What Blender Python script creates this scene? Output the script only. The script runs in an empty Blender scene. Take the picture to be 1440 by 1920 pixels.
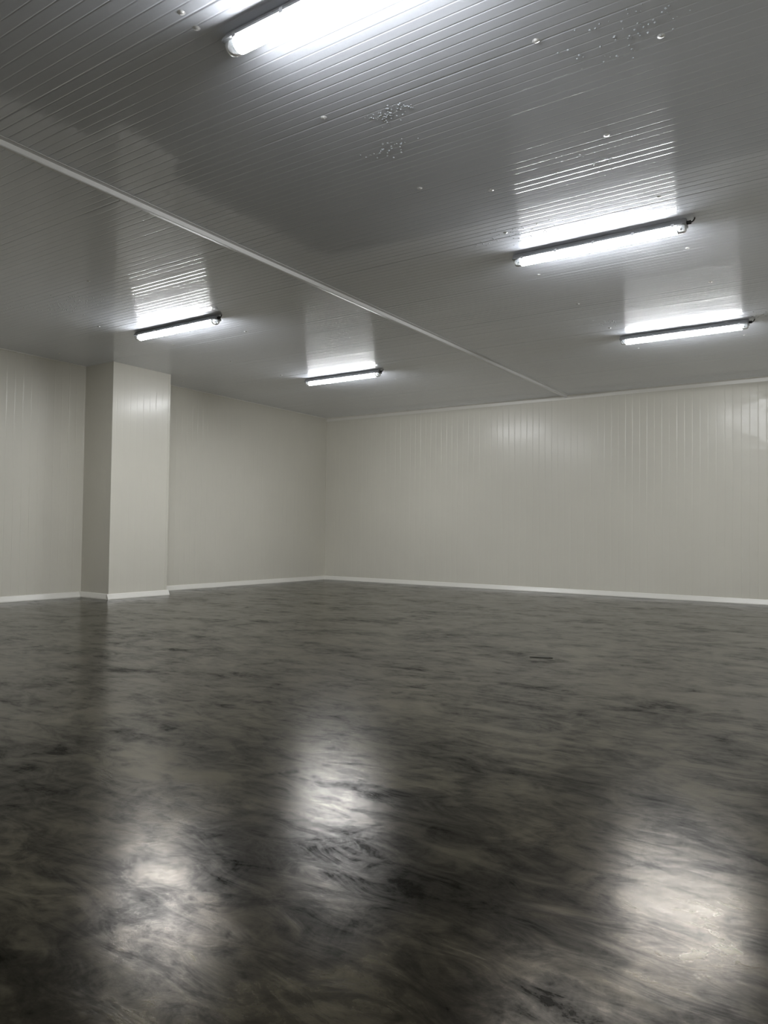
import bpy, math, random
from mathutils import Matrix, Vector
random.seed(7)
C = bpy.context.scene
COL = C.collection

# ------------------------------------------------------------------ camera
CAMX, CAMY, CAMZ = 8.7227, 0.0, 0.8864
YAW, PITCH, ROLL, FPX = 0.5927, 0.0280, 0.0126, 1394.4
fw = Vector((-math.sin(YAW)*math.cos(PITCH), math.cos(YAW)*math.cos(PITCH), math.sin(PITCH)))
r0 = fw.cross(Vector((0, 0, 1))).normalized()
u0 = r0.cross(fw)
rt = math.cos(ROLL)*r0 + math.sin(ROLL)*u0
up = -math.sin(ROLL)*r0 + math.cos(ROLL)*u0
cam = bpy.data.cameras.new('camera')
cam.sensor_fit = 'VERTICAL'
cam.sensor_height = 36.0
cam.sensor_width = 27.0
cam.lens = 36.0*FPX/1920.0
cam.clip_start = 0.02
co = bpy.data.objects.new('camera', cam)
COL.objects.link(co)
m = Matrix.Identity(4)
for i, v in enumerate((rt, up, -fw)):
    for j in range(3):
        m[j][i] = v[j]
m[0][3], m[1][3], m[2][3] = CAMX, CAMY, CAMZ
co.matrix_world = m
C.camera = co

# ------------------------------------------------------------------ world, exposure
w = bpy.data.worlds.new('world')
C.world = w
w.use_nodes = True
w.node_tree.nodes['Background'].inputs[0].default_value = (0.02, 0.02, 0.02, 1)
w.node_tree.nodes['Background'].inputs[1].default_value = 0.0
C.view_settings.view_transform = 'Standard'
C.view_settings.look = 'None'
C.view_settings.gamma = 1.0
C.view_settings.use_curve_mapping = False
C.view_settings.exposure = 0.15
LAMP_POWER = 180.0

# ------------------------------------------------------------------ room dimensions
RW, YF, YB, H = 9.36, -3.5, 10.98, 3.027
STRIP_X = 4.68

# ------------------------------------------------------------------ material helpers
def mat(name):
    mt = bpy.data.materials.new(name)
    mt.use_nodes = True
    nt = mt.node_tree
    return mt, nt, nt.nodes['Principled BSDF']

def nd(nt, typ, **kw):
    n = nt.nodes.new(typ)
    for k, v in kw.items():
        setattr(n, k, v)
    return n

def coords(nt, scale, rot=(0, 0, 0)):
    tc = nd(nt, 'ShaderNodeTexCoord')
    mp = nd(nt, 'ShaderNodeMapping')
    mp.inputs['Scale'].default_value = scale
    mp.inputs['Rotation'].default_value = rot
    nt.links.new(tc.outputs['Object'], mp.inputs['Vector'])
    return mp.outputs['Vector']

def noise(nt, vec, scale, detail=3, rough=0.5, dist=0.0):
    n = nd(nt, 'ShaderNodeTexNoise')
    n.inputs['Scale'].default_value = scale
    n.inputs['Detail'].default_value = detail
    n.inputs['Roughness'].default_value = rough
    n.inputs['Distortion'].default_value = dist
    nt.links.new(vec, n.inputs['Vector'])
    return n.outputs['Fac']

def ramp(nt, fac, stops):
    r = nd(nt, 'ShaderNodeValToRGB')
    el = r.color_ramp.elements
    while len(el) < len(stops):
        el.new(0.5)
    for e, (p, c) in zip(el, stops):
        e.position = p
        e.color = (c, c, c, 1) if isinstance(c, (int, float)) else (*c, 1)
    nt.links.new(fac, r.inputs['Fac'])
    return r.outputs['Color']

def bump(nt, height, dist, strength=1.0, prev=None):
    b = nd(nt, 'ShaderNodeBump')
    b.inputs['Strength'].default_value = strength
    b.inputs['Distance'].default_value = dist
    nt.links.new(height, b.inputs['Height'])
    if prev:
        nt.links.new(prev, b.inputs['Normal'])
    return b.outputs['Normal']

def painted_steel(name, base, rough, stretch, wav, fine, axis=None, aniso=0.0, spec=0.5, coat=0.0, cior=1.5, crough=0.09):
    """coated sheet steel; stretch = coordinate scale, small along the rolling direction"""
    mt, nt, b = mat(name)
    v = coords(nt, stretch)
    cv = coords(nt, (1, 1, 1))
    n1 = noise(nt, v, 1.0, 2, 0.45)
    n2 = noise(nt, v, 7.0, 2, 0.5)
    dirt = noise(nt, cv, 0.7, 4, 0.6)
    c0 = tuple(x*0.94 for x in base)
    nt.links.new(ramp(nt, dirt, [(0.3, c0), (0.7, base)]), b.inputs['Base Color'])
    nn = bump(nt, n1, wav)
    nn = bump(nt, n2, fine, prev=nn)
    nt.links.new(nn, b.inputs['Normal'])
    b.inputs['Roughness'].default_value = rough
    b.inputs['IOR'].default_value = 1.5
    b.inputs['Specular IOR Level'].default_value = spec
    b.inputs['Coat Weight'].default_value = coat
    b.inputs['Coat Roughness'].default_value = crough
    b.inputs['Coat IOR'].default_value = cior
    if coat:
        nt.links.new(bump(nt, n1, wav), b.inputs['Coat Normal'])
    if axis:      # rolled sheet: highlights spread across the rolling direction
        b.inputs['Anisotropic'].default_value = aniso
        tg = nd(nt, 'ShaderNodeTangent', direction_type='RADIAL', axis=axis)
        nt.links.new(tg.outputs['Tangent'], b.inputs['Tangent'])
    return mt

M = {}
M['ceil'] = painted_steel('ceiling_sheet', (0.885, 0.92, 1.0), 0.36, (0.25, 2.0, 1), 0.0028, 0.0008, 'X', 0.88, 0.14, 1.0, 1.55, 0.06)
M['ceil'].node_tree.nodes['Principled BSDF'].inputs['Specular Tint'].default_value = (0.86, 0.92, 1.0, 1)
M['wall_x'] = painted_steel('wall_sheet_back', (0.715, 0.69, 0.605), 0.31, (1.6, 1, 0.35), 0.004, 0.0005, 'Z', 0.3, 0.4, 0.16, 1.5, 0.17)
M['wall_y'] = painted_steel('wall_sheet_side', (0.715, 0.69, 0.605), 0.31, (1, 1.6, 0.35), 0.004, 0.0005, 'Z', 0.3, 0.4, 0.16, 1.5, 0.17)
M['trim'] = painted_steel('trim_sheet', (0.82, 0.80, 0.74), 0.32, (2, 2, 2), 0.002, 0.0004)
M['strip'] = painted_steel('strip_plastic', (0.9, 0.9, 0.9), 0.35, (2, 2, 2), 0.002, 0.0004)

def crumple(mt, x0, x1):
    # buckled, creased sheet beyond x0
    nt = mt.node_tree
    b = nt.nodes['Principled BSDF']
    prev = b.inputs['Normal'].links[0].from_socket
    tc = nd(nt, 'ShaderNodeTexCoord')
    sp = nd(nt, 'ShaderNodeSeparateXYZ')
    nt.links.new(tc.outputs['Object'], sp.inputs[0])
    mk = nd(nt, 'ShaderNodeMapRange')
    mk.inputs['From Min'].default_value = x0
    mk.inputs['From Max'].default_value = x1
    nt.links.new(sp.outputs['X'], mk.inputs['Value'])
    n = noise(nt, coords(nt, (1.2, 1, 2.6), (0, 0.5, 0)), 1.6, 1, 0.4, 0.8)
    mu = nd(nt, 'ShaderNodeMath', operation='MULTIPLY')
    mz = nd(nt, 'ShaderNodeMapRange')
    mz.inputs['From Min'].default_value = 1.7
    mz.inputs['From Max'].default_value = 2.3
    nt.links.new(sp.outputs['Z'], mz.inputs['Value'])
    mm = nd(nt, 'ShaderNodeMath', operation='MULTIPLY')
    nt.links.new(mk.outputs[0], mm.inputs[0]); nt.links.new(mz.outputs[0], mm.inputs[1])
    nt.links.new(n, mu.inputs[0]); nt.links.new(mm.outputs[0], mu.inputs[1])
    out = bump(nt, mu.outputs[0], 0.014, prev=prev)
    nt.links.new(out, b.inputs['Normal'])
    nt.links.new(out, b.inputs['Coat Normal'])
crumple(M['wall_x'], 7.0, 7.35)

def concrete():
    mt, nt, b = mat('polished_concrete')
    A = 0.3
    v = coords(nt, (1, 1, 1))
    vs = coords(nt, (0.9, 1.5, 1), (0, 0, A))
    vt = coords(nt, (1.5, 3.8, 1), (0, 0, A))
    big = noise(nt, vs, 1.5, 8, 0.66, 0.5)
    cloud = noise(nt, v, 4.5, 6, 0.68, 0.8)
    trowel = noise(nt, vt, 3.2, 8, 0.72, 1.2)
    speck = noise(nt, v, 70, 3, 0.6)
    def mix(a, c, f):
        mx = nd(nt, 'ShaderNodeMix', data_type='FLOAT')
        mx.inputs[0].default_value = f
        nt.links.new(a, mx.inputs[2]); nt.links.new(c, mx.inputs[3])
        return mx.outputs[0]
    m1 = mix(mix(big, cloud, 0.45), trowel, 0.35)
    col = ramp(nt, m1, [(0.37, (0.003, 0.0027, 0.0018)), (0.50, (0.010, 0.009, 0.006)), (0.63, (0.060, 0.055, 0.038))])
    nt.links.new(col, b.inputs['Base Color'])
    nt.links.new(ramp(nt, m1, [(0.38, 0.28), (0.48, 0.21), (0.60, 0.18)]), b.inputs['Roughness'])
    nt.links.new(ramp(nt, m1, [(0.40, 0.02), (0.47, 0.14), (0.57, 0.47)]), b.inputs['Specular IOR Level'])
    b.inputs['Specular Tint'].default_value = (1.0, 0.72, 0.38, 1)
    nn = bump(nt, trowel, 0.0007, 0.7)
    nn = bump(nt, speck, 0.00018, 0.8, prev=nn)
    nt.links.new(nn, b.inputs['Normal'])
    return mt
M['floor'] = concrete()

def simple(name, col, rough=0.5, metal=0.0, trans=0.0, ior=1.5):
    mt, nt, b = mat(name)
    v = coords(nt, (1, 1, 1))
    n = noise(nt, v, 12, 3)
    nt.links.new(ramp(nt, n, [(0.3, tuple(c*0.93 for c in col)), (0.7, col)]), b.inputs['Base Color'])
    b.inputs['Roughness'].default_value = rough
    b.inputs['Metallic'].default_value = metal
    b.inputs['Transmission Weight'].default_value = trans
    b.inputs['IOR'].default_value = ior
    return mt
M['housing'] = simple('grey_housing', (0.33, 0.335, 0.35), 0.45)
M['clip'] = simple('stainless', (0.55, 0.55, 0.55), 0.3, 1.0)
M['clear'] = simple('frosted_clear_plastic', (0.85, 0.87, 0.88), 0.25, 0.0, 0.75, 1.35)
M['cap'] = simple('tube_cap', (0.35, 0.36, 0.38), 0.4)
M['black'] = simple('black_rubber', (0.02, 0.02, 0.022), 0.5)
M['screw'] = simple('zinc_screw', (0.75, 0.75, 0.74), 0.3, 0.3)
M['water'] = simple('water', (0.9, 0.95, 1.0), 0.08, 0.0, 0.45, 1.33)
M['sealant'] = simple('white_sealant', (0.70, 0.69, 0.64), 0.5)

mt, nt, b = mat('lit_diffuser')
b.inputs['Base Color'].default_value = (0.9, 0.9, 0.9, 1)
b.inputs['Roughness'].default_value = 0.35
b.inputs['Emission Color'].default_value = (0.96, 0.98, 1.0, 1)
b.inputs['Emission Strength'].default_value = LAMP_POWER
geo = nd(nt, 'ShaderNodeNewGeometry')
sx_ = nd(nt, 'ShaderNodeSeparateXYZ')
nt.links.new(geo.outputs['Normal'], sx_.inputs[0])
mr = nd(nt, 'ShaderNodeMapRange')      # the tube's LED strip faces down: the sides of the cover glow less than its underside
mr.inputs['From Min'].default_value = -0.2
mr.inputs['From Max'].default_value = -0.95
mr.inputs['To Min'].default_value = 0.20*LAMP_POWER
mr.inputs['To Max'].default_value = LAMP_POWER
nt.links.new(sx_.outputs['Z'], mr.inputs['Value'])
nt.links.new(mr.outputs[0], b.inputs['Emission Strength'])
M['lit'] = mt

# ------------------------------------------------------------------ mesh helpers
def mesh_obj(name, verts, faces, material, parent=None, smooth=False, loc=(0, 0, 0)):
    me = bpy.data.meshes.new(name)
    me.from_pydata([tuple(v) for v in verts], [], faces)
    me.update()
    me.materials.append(M[material])
    if smooth:
        for p in me.polygons:
            p.use_smooth = True
    o = bpy.data.objects.new(name, me)
    COL.objects.link(o)
    o.location = loc
    if parent:
        o.parent = parent
    return o

def structure(o):
    o['kind'] = 'structure'
    return o

def tag(o, label, cat, group=None, kind=None):
    o['label'] = label
    o['category'] = cat
    if group: o['group'] = group
    if kind: o['kind'] = kind
    return o

def empty(name, loc):
    o = bpy.data.objects.new(name, None)
    o.empty_display_size = 0.1
    COL.objects.link(o)
    o.location = loc
    return o

def box_data(x0, x1, y0, y1, z0, z1, V, F):
    n = len(V)
    V += [(x0,y0,z0),(x1,y0,z0),(x1,y1,z0),(x0,y1,z0),(x0,y0,z1),(x1,y0,z1),(x1,y1,z1),(x0,y1,z1)]
    F += [tuple(n+i for i in f) for f in ((0,3,2,1),(4,5,6,7),(0,1,5,4),(1,2,6,5),(2,3,7,6),(3,0,4,7))]

def profile_points(L, pitch, joints, off=0.0, depth=0.0014, width=0.014, jdepth=0.0014, jwidth=0.008):
    """(u, d) samples across a ribbed sheet: d = how far the surface sinks back"""
    pts = [(0.0, 0.0)]
    cuts = []
    rr = random.Random(int(L*100))
    k = 0
    while off + k*pitch < L:
        u = off + k*pitch
        if u > 0.03 and u < L-0.03 and all(abs(u-j) > 0.025 for j in joints):
            cuts.append((u, width, depth*rr.triangular(0.55, 1.5, 0.95)))
        k += 1
    for j in joints:
        if 0.03 < j < L-0.03:
            cuts.append((j, jwidth, jdepth))
    for u, wd, dp in sorted(cuts):
        for s in (-0.7, -0.5, -0.4, -0.3, -0.2, -0.1, 0.0, 0.1, 0.2, 0.3, 0.4, 0.5, 0.7):
            pts.append((u+s*wd, dp*(0.5+0.5*math.cos(2*math.pi*s)) if abs(s) < 0.5 else 0.0))
    pts.append((L, 0.0))
    return pts

def ribbed(name, origin, ud, vd, nrm, Lu, Lv, pts, thick, material, segs=1, parent=None):
    """sheet with ribs running along vd; nrm points into the room; closed slab"""
    O, U, Vv, N = Vector(origin), Vector(ud), Vector(vd), Vector(nrm)
    V, F = [], []
    n = len(pts)
    for s in range(segs+1):
        for (u, d) in pts:
            V.append(O + U*u + Vv*(Lv*s/segs) - N*d)
    flip = U.cross(Vv).dot(N) < 0
    for s in range(segs):
        for i in range(n-1):
            f = (s*n+i, s*n+i+1, (s+1)*n+i+1, (s+1)*n+i)
            F.append(f[::-1] if flip else f)
    nf = len(F)
    # body of the sandwich panel behind the sheet, with its own vertices so that the sheet keeps true normals
    def slab(q):
        b0 = len(V)
        V.extend(q)
        f = tuple(range(b0, b0+len(q)))
        F.append(f[::-1] if flip else f)
    P = lambda u, v, d: O + U*u + Vv*v - N*d
    slab([P(0, Lv, thick), P(Lu, Lv, thick), P(Lu, 0, thick), P(0, 0, thick)])
    slab([P(0, 0, thick), P(Lu, 0, thick)] + [P(u, 0, d) for (u, d) in reversed(pts)])
    slab([P(u, Lv, d) for (u, d) in pts] + [P(Lu, Lv, thick), P(0, Lv, thick)])
    slab([P(0, 0, 0), P(0, Lv, 0), P(0, Lv, thick), P(0, 0, thick)])
    slab([P(Lu, Lv, 0), P(Lu, 0, 0), P(Lu, 0, thick), P(Lu, Lv, thick)])
    o = mesh_obj(name, V, F, material, parent)
    for i, p in enumerate(o.data.polygons):
        p.use_smooth = i < nf
    return o

# ------------------------------------------------------------------ structure
T = 0.1
# floor slab
V, F = [], []
box_data(-T, RW+T, YF-T, YB+T, -0.12, 0.0, V, F)
structure(mesh_obj('floor', V, F, 'floor'))

# ceiling: 0.94 m boards whose ribs run along x
seams = [2.05 + 0.94*k - YF for k in range(-6, 10)]
cp = profile_points(YB-YF, 0.05875, seams, off=(2.05-YF) % 0.05875, depth=0.00085, width=0.0115, jdepth=0.0018, jwidth=0.016)
ceiling = ribbed('ceiling', (0, YF, H), (0, 1, 0), (1, 0, 0), (0, 0, -1), YB-YF, RW, cp, T, 'ceil')
structure(ceiling)

def wj(L, first, step=1.03):
    return [first + step*k for k in range(20) if first + step*k < L]
structure(ribbed('wall_back', (0, YB, 0), (1, 0, 0), (0, 0, 1), (0, -1, 0), RW, H,
    profile_points(RW, 0.103, wj(RW, 0.84), off=0.84 % 0.103, depth=0.0014), T, 'wall_x'))
structure(ribbed('wall_left', (0, YF, 0), (0, 1, 0), (0, 0, 1), (1, 0, 0), YB-YF, H,
    profile_points(YB-YF, 0.103, wj(YB-YF, 0.6), off=0.085, depth=0.0014), T, 'wall_y'))
structure(ribbed('wall_right', (RW, YF, 0), (0, 1, 0), (0, 0, 1), (-1, 0, 0), YB-YF, H,
    profile_points(YB-YF, 0.103, wj(YB-YF, 0.6), off=0.085, depth=0.0014), T, 'wall_y'))
structure(ribbed('wall_front', (0, YF, 0), (1, 0, 0), (0, 0, 1), (0, 1, 0), RW, H,
    profile_points(RW, 0.103, wj(RW, 0.84), off=0.84 % 0.103, depth=0.0014), T, 'wall_x'))

# extruded profiles
def extrude(name, prof, a, bb, inward, material, parent=None, smooth=False):
    """prof: (out, z) points; run from a to bb; inward = unit vector into the room"""
    a, bb, N = Vector(a), Vector(bb), Vector(inward)
    n = len(prof)
    steps = max(1, int((bb-a).length/0.35))
    rnd = random.Random(name)
    V, F = [], []
    for s in range(steps+1):
        p = a + (bb-a)*(s/steps)
        j = rnd.uniform(-0.0015, 0.0015)
        for (o_, z_) in prof:
            V.append(p + N*(o_ + (j if o_ > 0.004 else 0)) + Vector((0, 0, z_)))
    for s in range(steps):
        for i in range(n):
            i2 = (i+1) % n
            F.append((s*n+i, s*n+i2, (s+1)*n+i2, (s+1)*n+i))
    F.append(tuple(reversed(range(n)))); F.append(tuple(range(steps*n, steps*n+n)))
    if (bb-a).cross(Vector((0, 0, 1))).dot(N) > 0:
        F = [f[::-1] for f in F]
    return mesh_obj(name, V, F, material, parent, smooth)

SK = [(0.0, 0.0), (0.034, 0.0), (0.034, 0.010), (0.016, 0.052), (0.010, 0.066), (0.0, 0.070)]
CW, CY0, CY1 = 0.581, 5.879, 6.79
structure(extrude('baseboard_back', SK, (0, YB, 0), (RW, YB, 0), (0, -1, 0), 'trim'))
bl = structure(extrude('baseboard_left', SK, (0, CY1+0.03, 0), (0, YB, 0), (1, 0, 0), 'trim'))
structure(extrude('baseboard_left_near', SK, (0, YF, 0), (0, CY0-0.03, 0), (1, 0, 0), 'trim'))
structure(extrude('baseboard_right', SK, (RW, YF, 0), (RW, YB, 0), (-1, 0, 0), 'trim'))
structure(extrude('baseboard_front', SK, (0, YF, 0), (RW, YF, 0), (0, 1, 0), 'trim'))
# cornice angle between walls and ceiling
CN = [(0.0, H-0.060), (0.0035, H-0.060), (0.006, H-0.014), (0.014, H-0.006), (0.045, H-0.0035), (0.045, H), (0.0, H)]
CN2 = [(0.0, H-0.012), (0.010, H-0.012), (0.012, H-0.010), (0.012, H), (0.0, H)]
structure(extrude('trim_1', CN, (0, YB, 0), (RW, YB, 0), (0, -1, 0), 'trim'))
structure(extrude('trim_2', CN2, (0, CY1+0.01, 0), (0, YB, 0), (1, 0, 0), 'trim'))
structure(extrude('trim_3', CN2, (0, YF, 0), (0, CY0-0.01, 0), (1, 0, 0), 'trim'))
# long joint strip under the ceiling, with raised middle
V, F = [], []
pr = [(-0.050, 0.0), (-0.050, -0.002), (-0.019, -0.003), (-0.016, -0.030), (0.012, -0.034), (0.017, -0.030), (0.020, -0.003), (0.055, -0.002), (0.055, 0.0)]
ns = 24
for s in range(ns+1):
    y = YF + (YB-0.02-YF)*s/ns
    for (dx, dz) in pr:
        V.append((STRIP_X+dx+random.uniform(-.0008, .0008), y, H+dz))
n = len(pr)
for s in range(ns):
    for i in range(n):
        i2 = (i+1) % n
        F.append((s*n+i, (s+1)*n+i, (s+1)*n+i2, s*n+i2))
F.append(tuple(range(n))); F.append(tuple(reversed(range(ns*n, ns*n+n))))
structure(mesh_obj('trim_4', V, F, 'strip'))
# inside corner angle, far corner
V, F = [], []
box_data(0, 0.022, YB-0.003, YB, 0.07, H-0.06, V, F)
box_data(0, 0.003, YB-0.022, YB-0.003, 0.07, H-0.06, V, F)
structure(mesh_obj('trim_5', V, F, 'wall_y'))

# ------------------------------------------------------------------ boxed column on the left wall
colm = empty('column', (0, (CY0+CY1)/2, 0))
cy = (CY0+CY1)/2
tag(colm, 'cream square column boxed in ribbed sheet panels, standing against the left wall', 'column')
hw = (CY1-CY0)/2
pc = profile_points(CY1-CY0, 0.103, [], off=0.06, depth=0.0006)
ps = profile_points(CW-0.04, 0.103, [], off=0.06, depth=0.0006)
ribbed('face_panel', (CW, -hw, 0), (0, 1, 0), (0, 0, 1), (1, 0, 0), CY1-CY0, H, pc, 0.04, 'wall_y', parent=colm)
ribbed('side_panel', (0, -hw, 0), (1, 0, 0), (0, 0, 1), (0, -1, 0), CW-0.04, H, ps, 0.04, 'wall_x', parent=colm)
ribbed('side_panel', (0, hw, 0), (1, 0, 0), (0, 0, 1), (0, 1, 0), CW-0.04, H, ps, 0.04, 'wall_x', parent=colm)
for s in (-1, 1):       # folded corner angles
    V, F = [], []
    ya, yb_ = (s*hw, s*(hw-0.028)) if s > 0 else (s*hw, s*hw+0.028)
    y0_, y1_ = min(ya, yb_), max(ya, yb_)
    box_data(CW, CW+0.002, y0_-(0.002 if s < 0 else 0), y1_+(0.002 if s > 0 else 0), 0.06, H, V, F)
    if s < 0: box_data(CW-0.028, CW, -hw-0.002, -hw, 0.06, H, V, F)
    else: box_data(CW-0.028, CW, hw, hw+0.002, 0.06, H, V, F)
    mesh_obj('corner_trim', V, F, 'wall_y', colm)
extrude('skirting', SK, (CW, -hw-0.03, 0), (CW, hw+0.03, 0), (1, 0, 0), 'trim', colm)
extrude('skirting', SK, (0, -hw, 0), (CW, -hw, 0), (0, -1, 0), 'trim', colm)
extrude('skirting', SK, (0, hw, 0), (CW, hw, 0), (0, 1, 0), 'trim', colm)

# ------------------------------------------------------------------ batten lights
def loft(rings, cap=True):
    V, F = [], []
    n = len(rings[0])
    for r in rings: V += r
    for k in range(len(rings)-1):
        for i in range(n):
            i2 = (i+1) % n
            F.append((k*n+i, k*n+i2, (k+1)*n+i2, (k+1)*n+i))
    if cap:
        F.append(tuple(reversed(range(n)))); F.append(tuple(range((len(rings)-1)*n, len(rings)*n)))
    return V, F

def lens_ring(x, s=1.0):
    r = [(x, 0.039*s, -0.046)]
    for k in range(0, 13):
        a = math.pi*k/12
        r.append((x, 0.039*s*math.cos(a), -0.050-0.040*s*math.sin(a)**0.8))
    r.append((x, -0.039*s, -0.046))
    return r

def base_ring(x, s=1.0):
    return [(x, yy*s, zz) for yy, zz in ((0.030, -0.004), (0.034, -0.012), (0.044, -0.028), (0.053, -0.036), (0.053, -0.046),
            (-0.053, -0.046), (-0.053, -0.036), (-0.044, -0.028), (-0.034, -0.012), (-0.030, -0.004))]

def cyl(p0, p1, r, n=12):
    p0, p1 = Vector(p0), Vector(p1)
    d = (p1-p0).normalized()
    a = d.cross(Vector((0, 0, 1)))
    if a.length < 1e-3: a = Vector((1, 0, 0))
    a.normalize(); c = d.cross(a)
    rings = [[tuple(p + a*r*math.cos(2*math.pi*i/n) + c*r*math.sin(2*math.pi*i/n)) for i in range(n)] for p in (p0, p1)]
    return loft(rings)

LH = 0.62    # half length of the diffuser
LE = 0.565   # half length of the lit stretch
def make_lamp():
    root = empty('batten_light', (0, 0, 0))
    V, F = loft([base_ring(-LH-0.006, 0.86), base_ring(-LH+0.012), base_ring(LH-0.012), base_ring(LH+0.006, 0.86)])
    mesh_obj('housing', V, F, 'housing', root)
    V, F = loft([lens_ring(-LE), lens_ring(-0.28), lens_ring(0), lens_ring(0.28), lens_ring(LE)])
    mesh_obj('lit_diffuser', V, F, 'lit', root, True)
    for s in (-1, 1):
        rs = [lens_ring(s*(LE+0.001)), lens_ring(s*(LH-0.02), 0.99), lens_ring(s*(LH-0.006), 0.9), lens_ring(s*LH, 0.72)]
        if s < 0: rs = rs[::-1]
        V, F = loft(rs)
        e = mesh_obj('clear_end', V, F, 'clear', root, True)
        V, F = cyl((s*(LE+0.006), 0, -0.064), (s*(LE+0.028), 0, -0.064), 0.011)
        mesh_obj('tube_cap', V, F, 'cap', e, True)
    for s in (-1, 1):
        for x in (-0.545, -0.28, 0.0, 0.28, 0.545):
            V, F = [], []
            y0, y1 = (0.0532, 0.0562) if s > 0 else (-0.0562, -0.0532)
            box_data(x-0.009, x+0.009, y0, y1, -0.054, -0.034, V, F)
            box_data(x-0.009, x+0.009, *((0.038, 0.0562) if s > 0 else (-0.0562, -0.038)), -0.057, -0.054, V, F)
            mesh_obj('clip', V, F, 'clip', root)
    for x in (-0.42, 0.42):
        V, F = [], []
        box_data(x-0.015, x+0.015, -0.03, 0.03, -0.005, 0.0, V, F)
        mesh_obj('mounting_bracket', V, F, 'clip', root)
    V, F = cyl((LH+0.004, 0, -0.026), (LH+0.034, 0, -0.026), 0.013)
    g = mesh_obj('cable_gland', V, F, 'black', root, True)
    pts = []
    for k in range(9):
        a = math.pi/2*k/8
        pts.append((LH+0.030+0.026*math.sin(a), 0, -0.026+0.026*(1-math.cos(a))))
    rings = []
    for k, p in enumerate(pts):
        a = math.pi/2*k/8
        nx, nz = -math.sin(a), math.cos(a)
        rings.append([(p[0]+0.005*math.cos(t)*nx, 0.005*math.sin(t), p[2]+0.005*math.cos(t)*nz) for t in [2*math.pi*i/8 for i in range(8)]])
    V, F = loft(rings)
    mesh_obj('cable', V, F, 'black', g, True)
    return root

def copy_tree(o, parent=None):
    c = o.copy(); COL.objects.link(c)
    if parent: c.parent = parent
    for ch in list(o.children):
        copy_tree(ch, c)
    return c

LX = {'r': 6.38+LH, 'l': 1.99+LH}
spots = [
    ('r', 2.24, 'nearest white lit batten light, cut off by the top edge of the photo'),
    ('r', 5.24, 'long white lit batten light, middle one of three right of the joint strip'),
    ('r', 8.01, 'white lit batten light at far right, nearest the back wall right of the strip'),
    ('l', 5.15, 'white lit batten light above and in front of the boxed column on the left'),
    ('r', -0.66, 'white lit batten light added overhead behind the camera, unseen, to brighten the ceiling'),  # unseen extra lamp continuing the row, added to lift the ceiling brightness
    ('l', 8.01, 'smallest white lit batten light, near the far corner left of the ceiling joint strip'),
]
proto = make_lamp()
for i, (sx, y, lab) in enumerate(spots):
    o = proto if i == 0 else copy_tree(proto)
    o.location = (LX[sx], y, H)
    tag(o, lab, 'ceiling light', 'batten lights on the ceiling')

# ------------------------------------------------------------------ screws in the ceiling panels (parts of the ceiling)
def dome(r, h, n=12, k=4):
    rings = []
    for j in range(k):
        a = math.pi/2*j/k
        rings.append([(r*math.cos(a)*math.cos(2*math.pi*i/n), -r*math.cos(a)*math.sin(2*math.pi*i/n), -h*math.sin(a)) for i in range(n)])
    V, F = loft(rings, False)
    V.append((0, 0, -h)); t = len(V)-1; b0 = (k-1)*n
    F += [(b0+i, b0+(i+1) % n, t) for i in range(n)]
    F.append(tuple(reversed(range(n))))
    return V, F
V, F = dome(0.011, 0.006)
V2, F2 = cyl((0, 0, 0), (0, 0, -0.0015), 0.016, 14)
F = F + [tuple(len(V)+i for i in f) for f in F2]; V = V + V2
scr = mesh_obj('screw', V, F, 'screw', ceiling, True)
SC = [(6.30,2.12),(6.32,2.02),(7.48,2.98),(6.33,2.95),(7.50,3.90),(7.94,3.24),(6.34,3.89),(3.03,3.84),(1.85,4.77),(3.04,5.73),
      (1.91,5.71),(0.36,5.26),(6.70,4.15),(6.37,5.73),(7.52,5.77),(6.38,6.65),(6.50,4.80),(7.55,4.80),(3.05,7.60),(1.88,6.65),(1.88,7.60),(7.52,6.65),(6.38,7.60),(7.76,7.90),(1.9,8.6),(3.1,8.6),(6.4,8.6),(7.5,8.6),(0.35,7.2),(0.35,8.1)]
for i, (x, y) in enumerate(SC):
    s = scr if i == 0 else scr.copy()
    if i: COL.objects.link(s)
    s.location = (x, y, H+0.0005)

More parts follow.
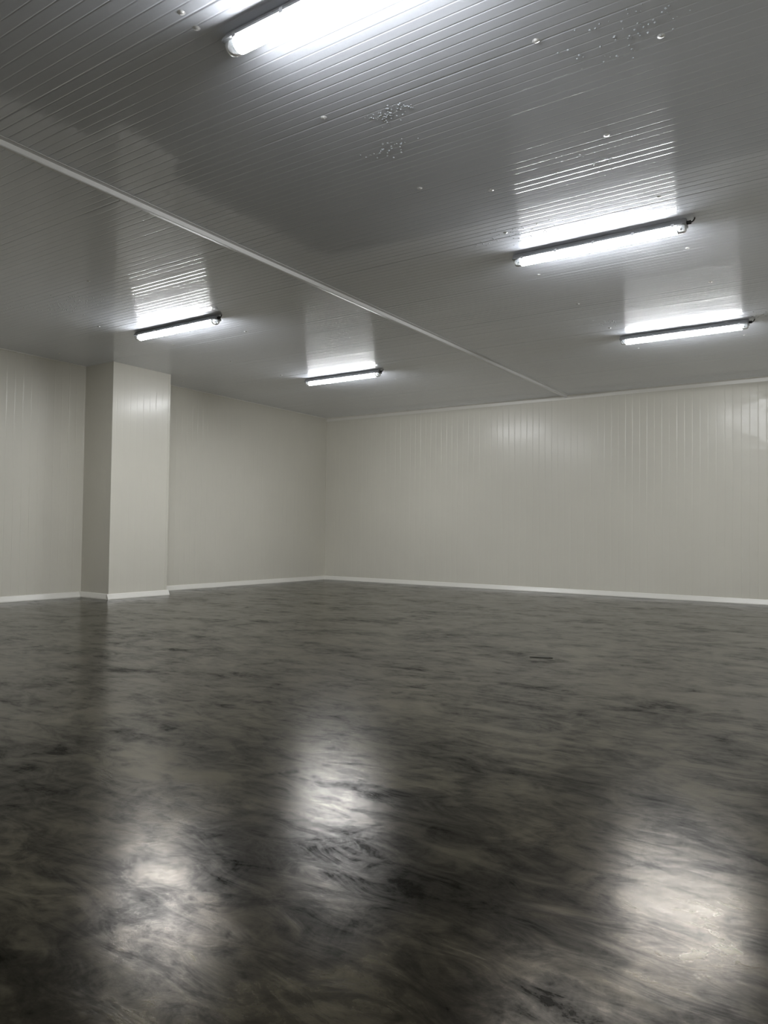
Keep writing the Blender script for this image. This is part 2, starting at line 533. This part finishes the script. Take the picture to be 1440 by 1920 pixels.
# ------------------------------------------------------------------ condensation drops hanging in patches
def drops(x, y, sx, sy, cnt, label, seed):
    rnd = random.Random(seed)
    V, F = [], []
    for _ in range(cnt):
        r = rnd.uniform(0.0022, 0.006)
        v, f = dome(r, r*0.75, 8, 3)
        dx, dy = rnd.gauss(0, sx), rnd.gauss(0, sy)
        b0 = len(V)
        V += [(p[0]+dx, p[1]+dy, p[2]) for p in v]
        F += [tuple(b0+i for i in q) for q in f]
    o = mesh_obj('water_drops', V, F, 'water', None, True, (x, y, H+0.0004))
    tag(o, label, 'water drops', 'condensation on the ceiling', 'stuff')
drops(6.63, 3.10, 0.07, 0.035, 70, 'dense patch of tiny water drops on the ceiling below the nearest light, upper of two', 1)
drops(6.43, 3.40, 0.08, 0.04, 34, 'looser patch of tiny water drops on the ceiling, just below the dense patch', 2)
drops(7.90, 3.12, 0.09, 0.06, 46, 'patch of tiny water drops on the dark ceiling at the top right', 3)
drops(7.66, 3.20, 0.07, 0.10, 14, 'few scattered water drops on the bare ceiling between the top right patch and the middle light', 4)
drops(7.33, 4.18, 0.14, 0.07, 26, 'scattered water drops among the glinting ribs above the middle right light', 5)
drops(6.56, 4.85, 0.16, 0.08, 60, 'fine water drops at the left end of the middle right light', 6)
drops(2.25, 4.15, 0.22, 0.10, 120, 'broad speckled patch of water drops left of the light by the column', 7)
drops(1.70, 3.75, 0.30, 0.16, 60, 'faint speckling of water drops on the ceiling at the left edge of the photo', 8)
drops(6.42, 7.35, 0.06, 0.10, 30, 'small patch of water drops at the left end of the far right light', 9)
drops(7.74, 7.85, 0.06, 0.10, 20, 'small patch of water drops at the right end of the far right light', 10)

# ------------------------------------------------------------------ scrap on the floor
M['scrap'] = simple('dark_scrap', (0.03, 0.028, 0.02), 0.6)
outline = [(-0.085, 0.006), (-0.04, 0.015), (0.01, 0.020), (0.05, 0.012), (0.080, -0.020), (0.04, -0.026), (0.0, -0.014), (-0.05, -0.002)]
ang = YAW - 0.03
ca, sa = math.cos(ang), math.sin(ang)
def scr_ring(k, z):
    return [((x*ca - y*sa)*k, (x*sa + y*ca)*k, z + 0.001*(x/0.085)**2) for x, y in outline]
V, F = loft([scr_ring(1.0, 0.0005)[::-1], scr_ring(0.97, 0.004)[::-1]])
F = [f[::-1] for f in F]
o = mesh_obj('floor_scrap', V, F, 'scrap', None, False, (6.66, 5.12, 0.0))
tag(o, 'small thin dark scrap lying alone on the far middle of the concrete floor', 'debris')
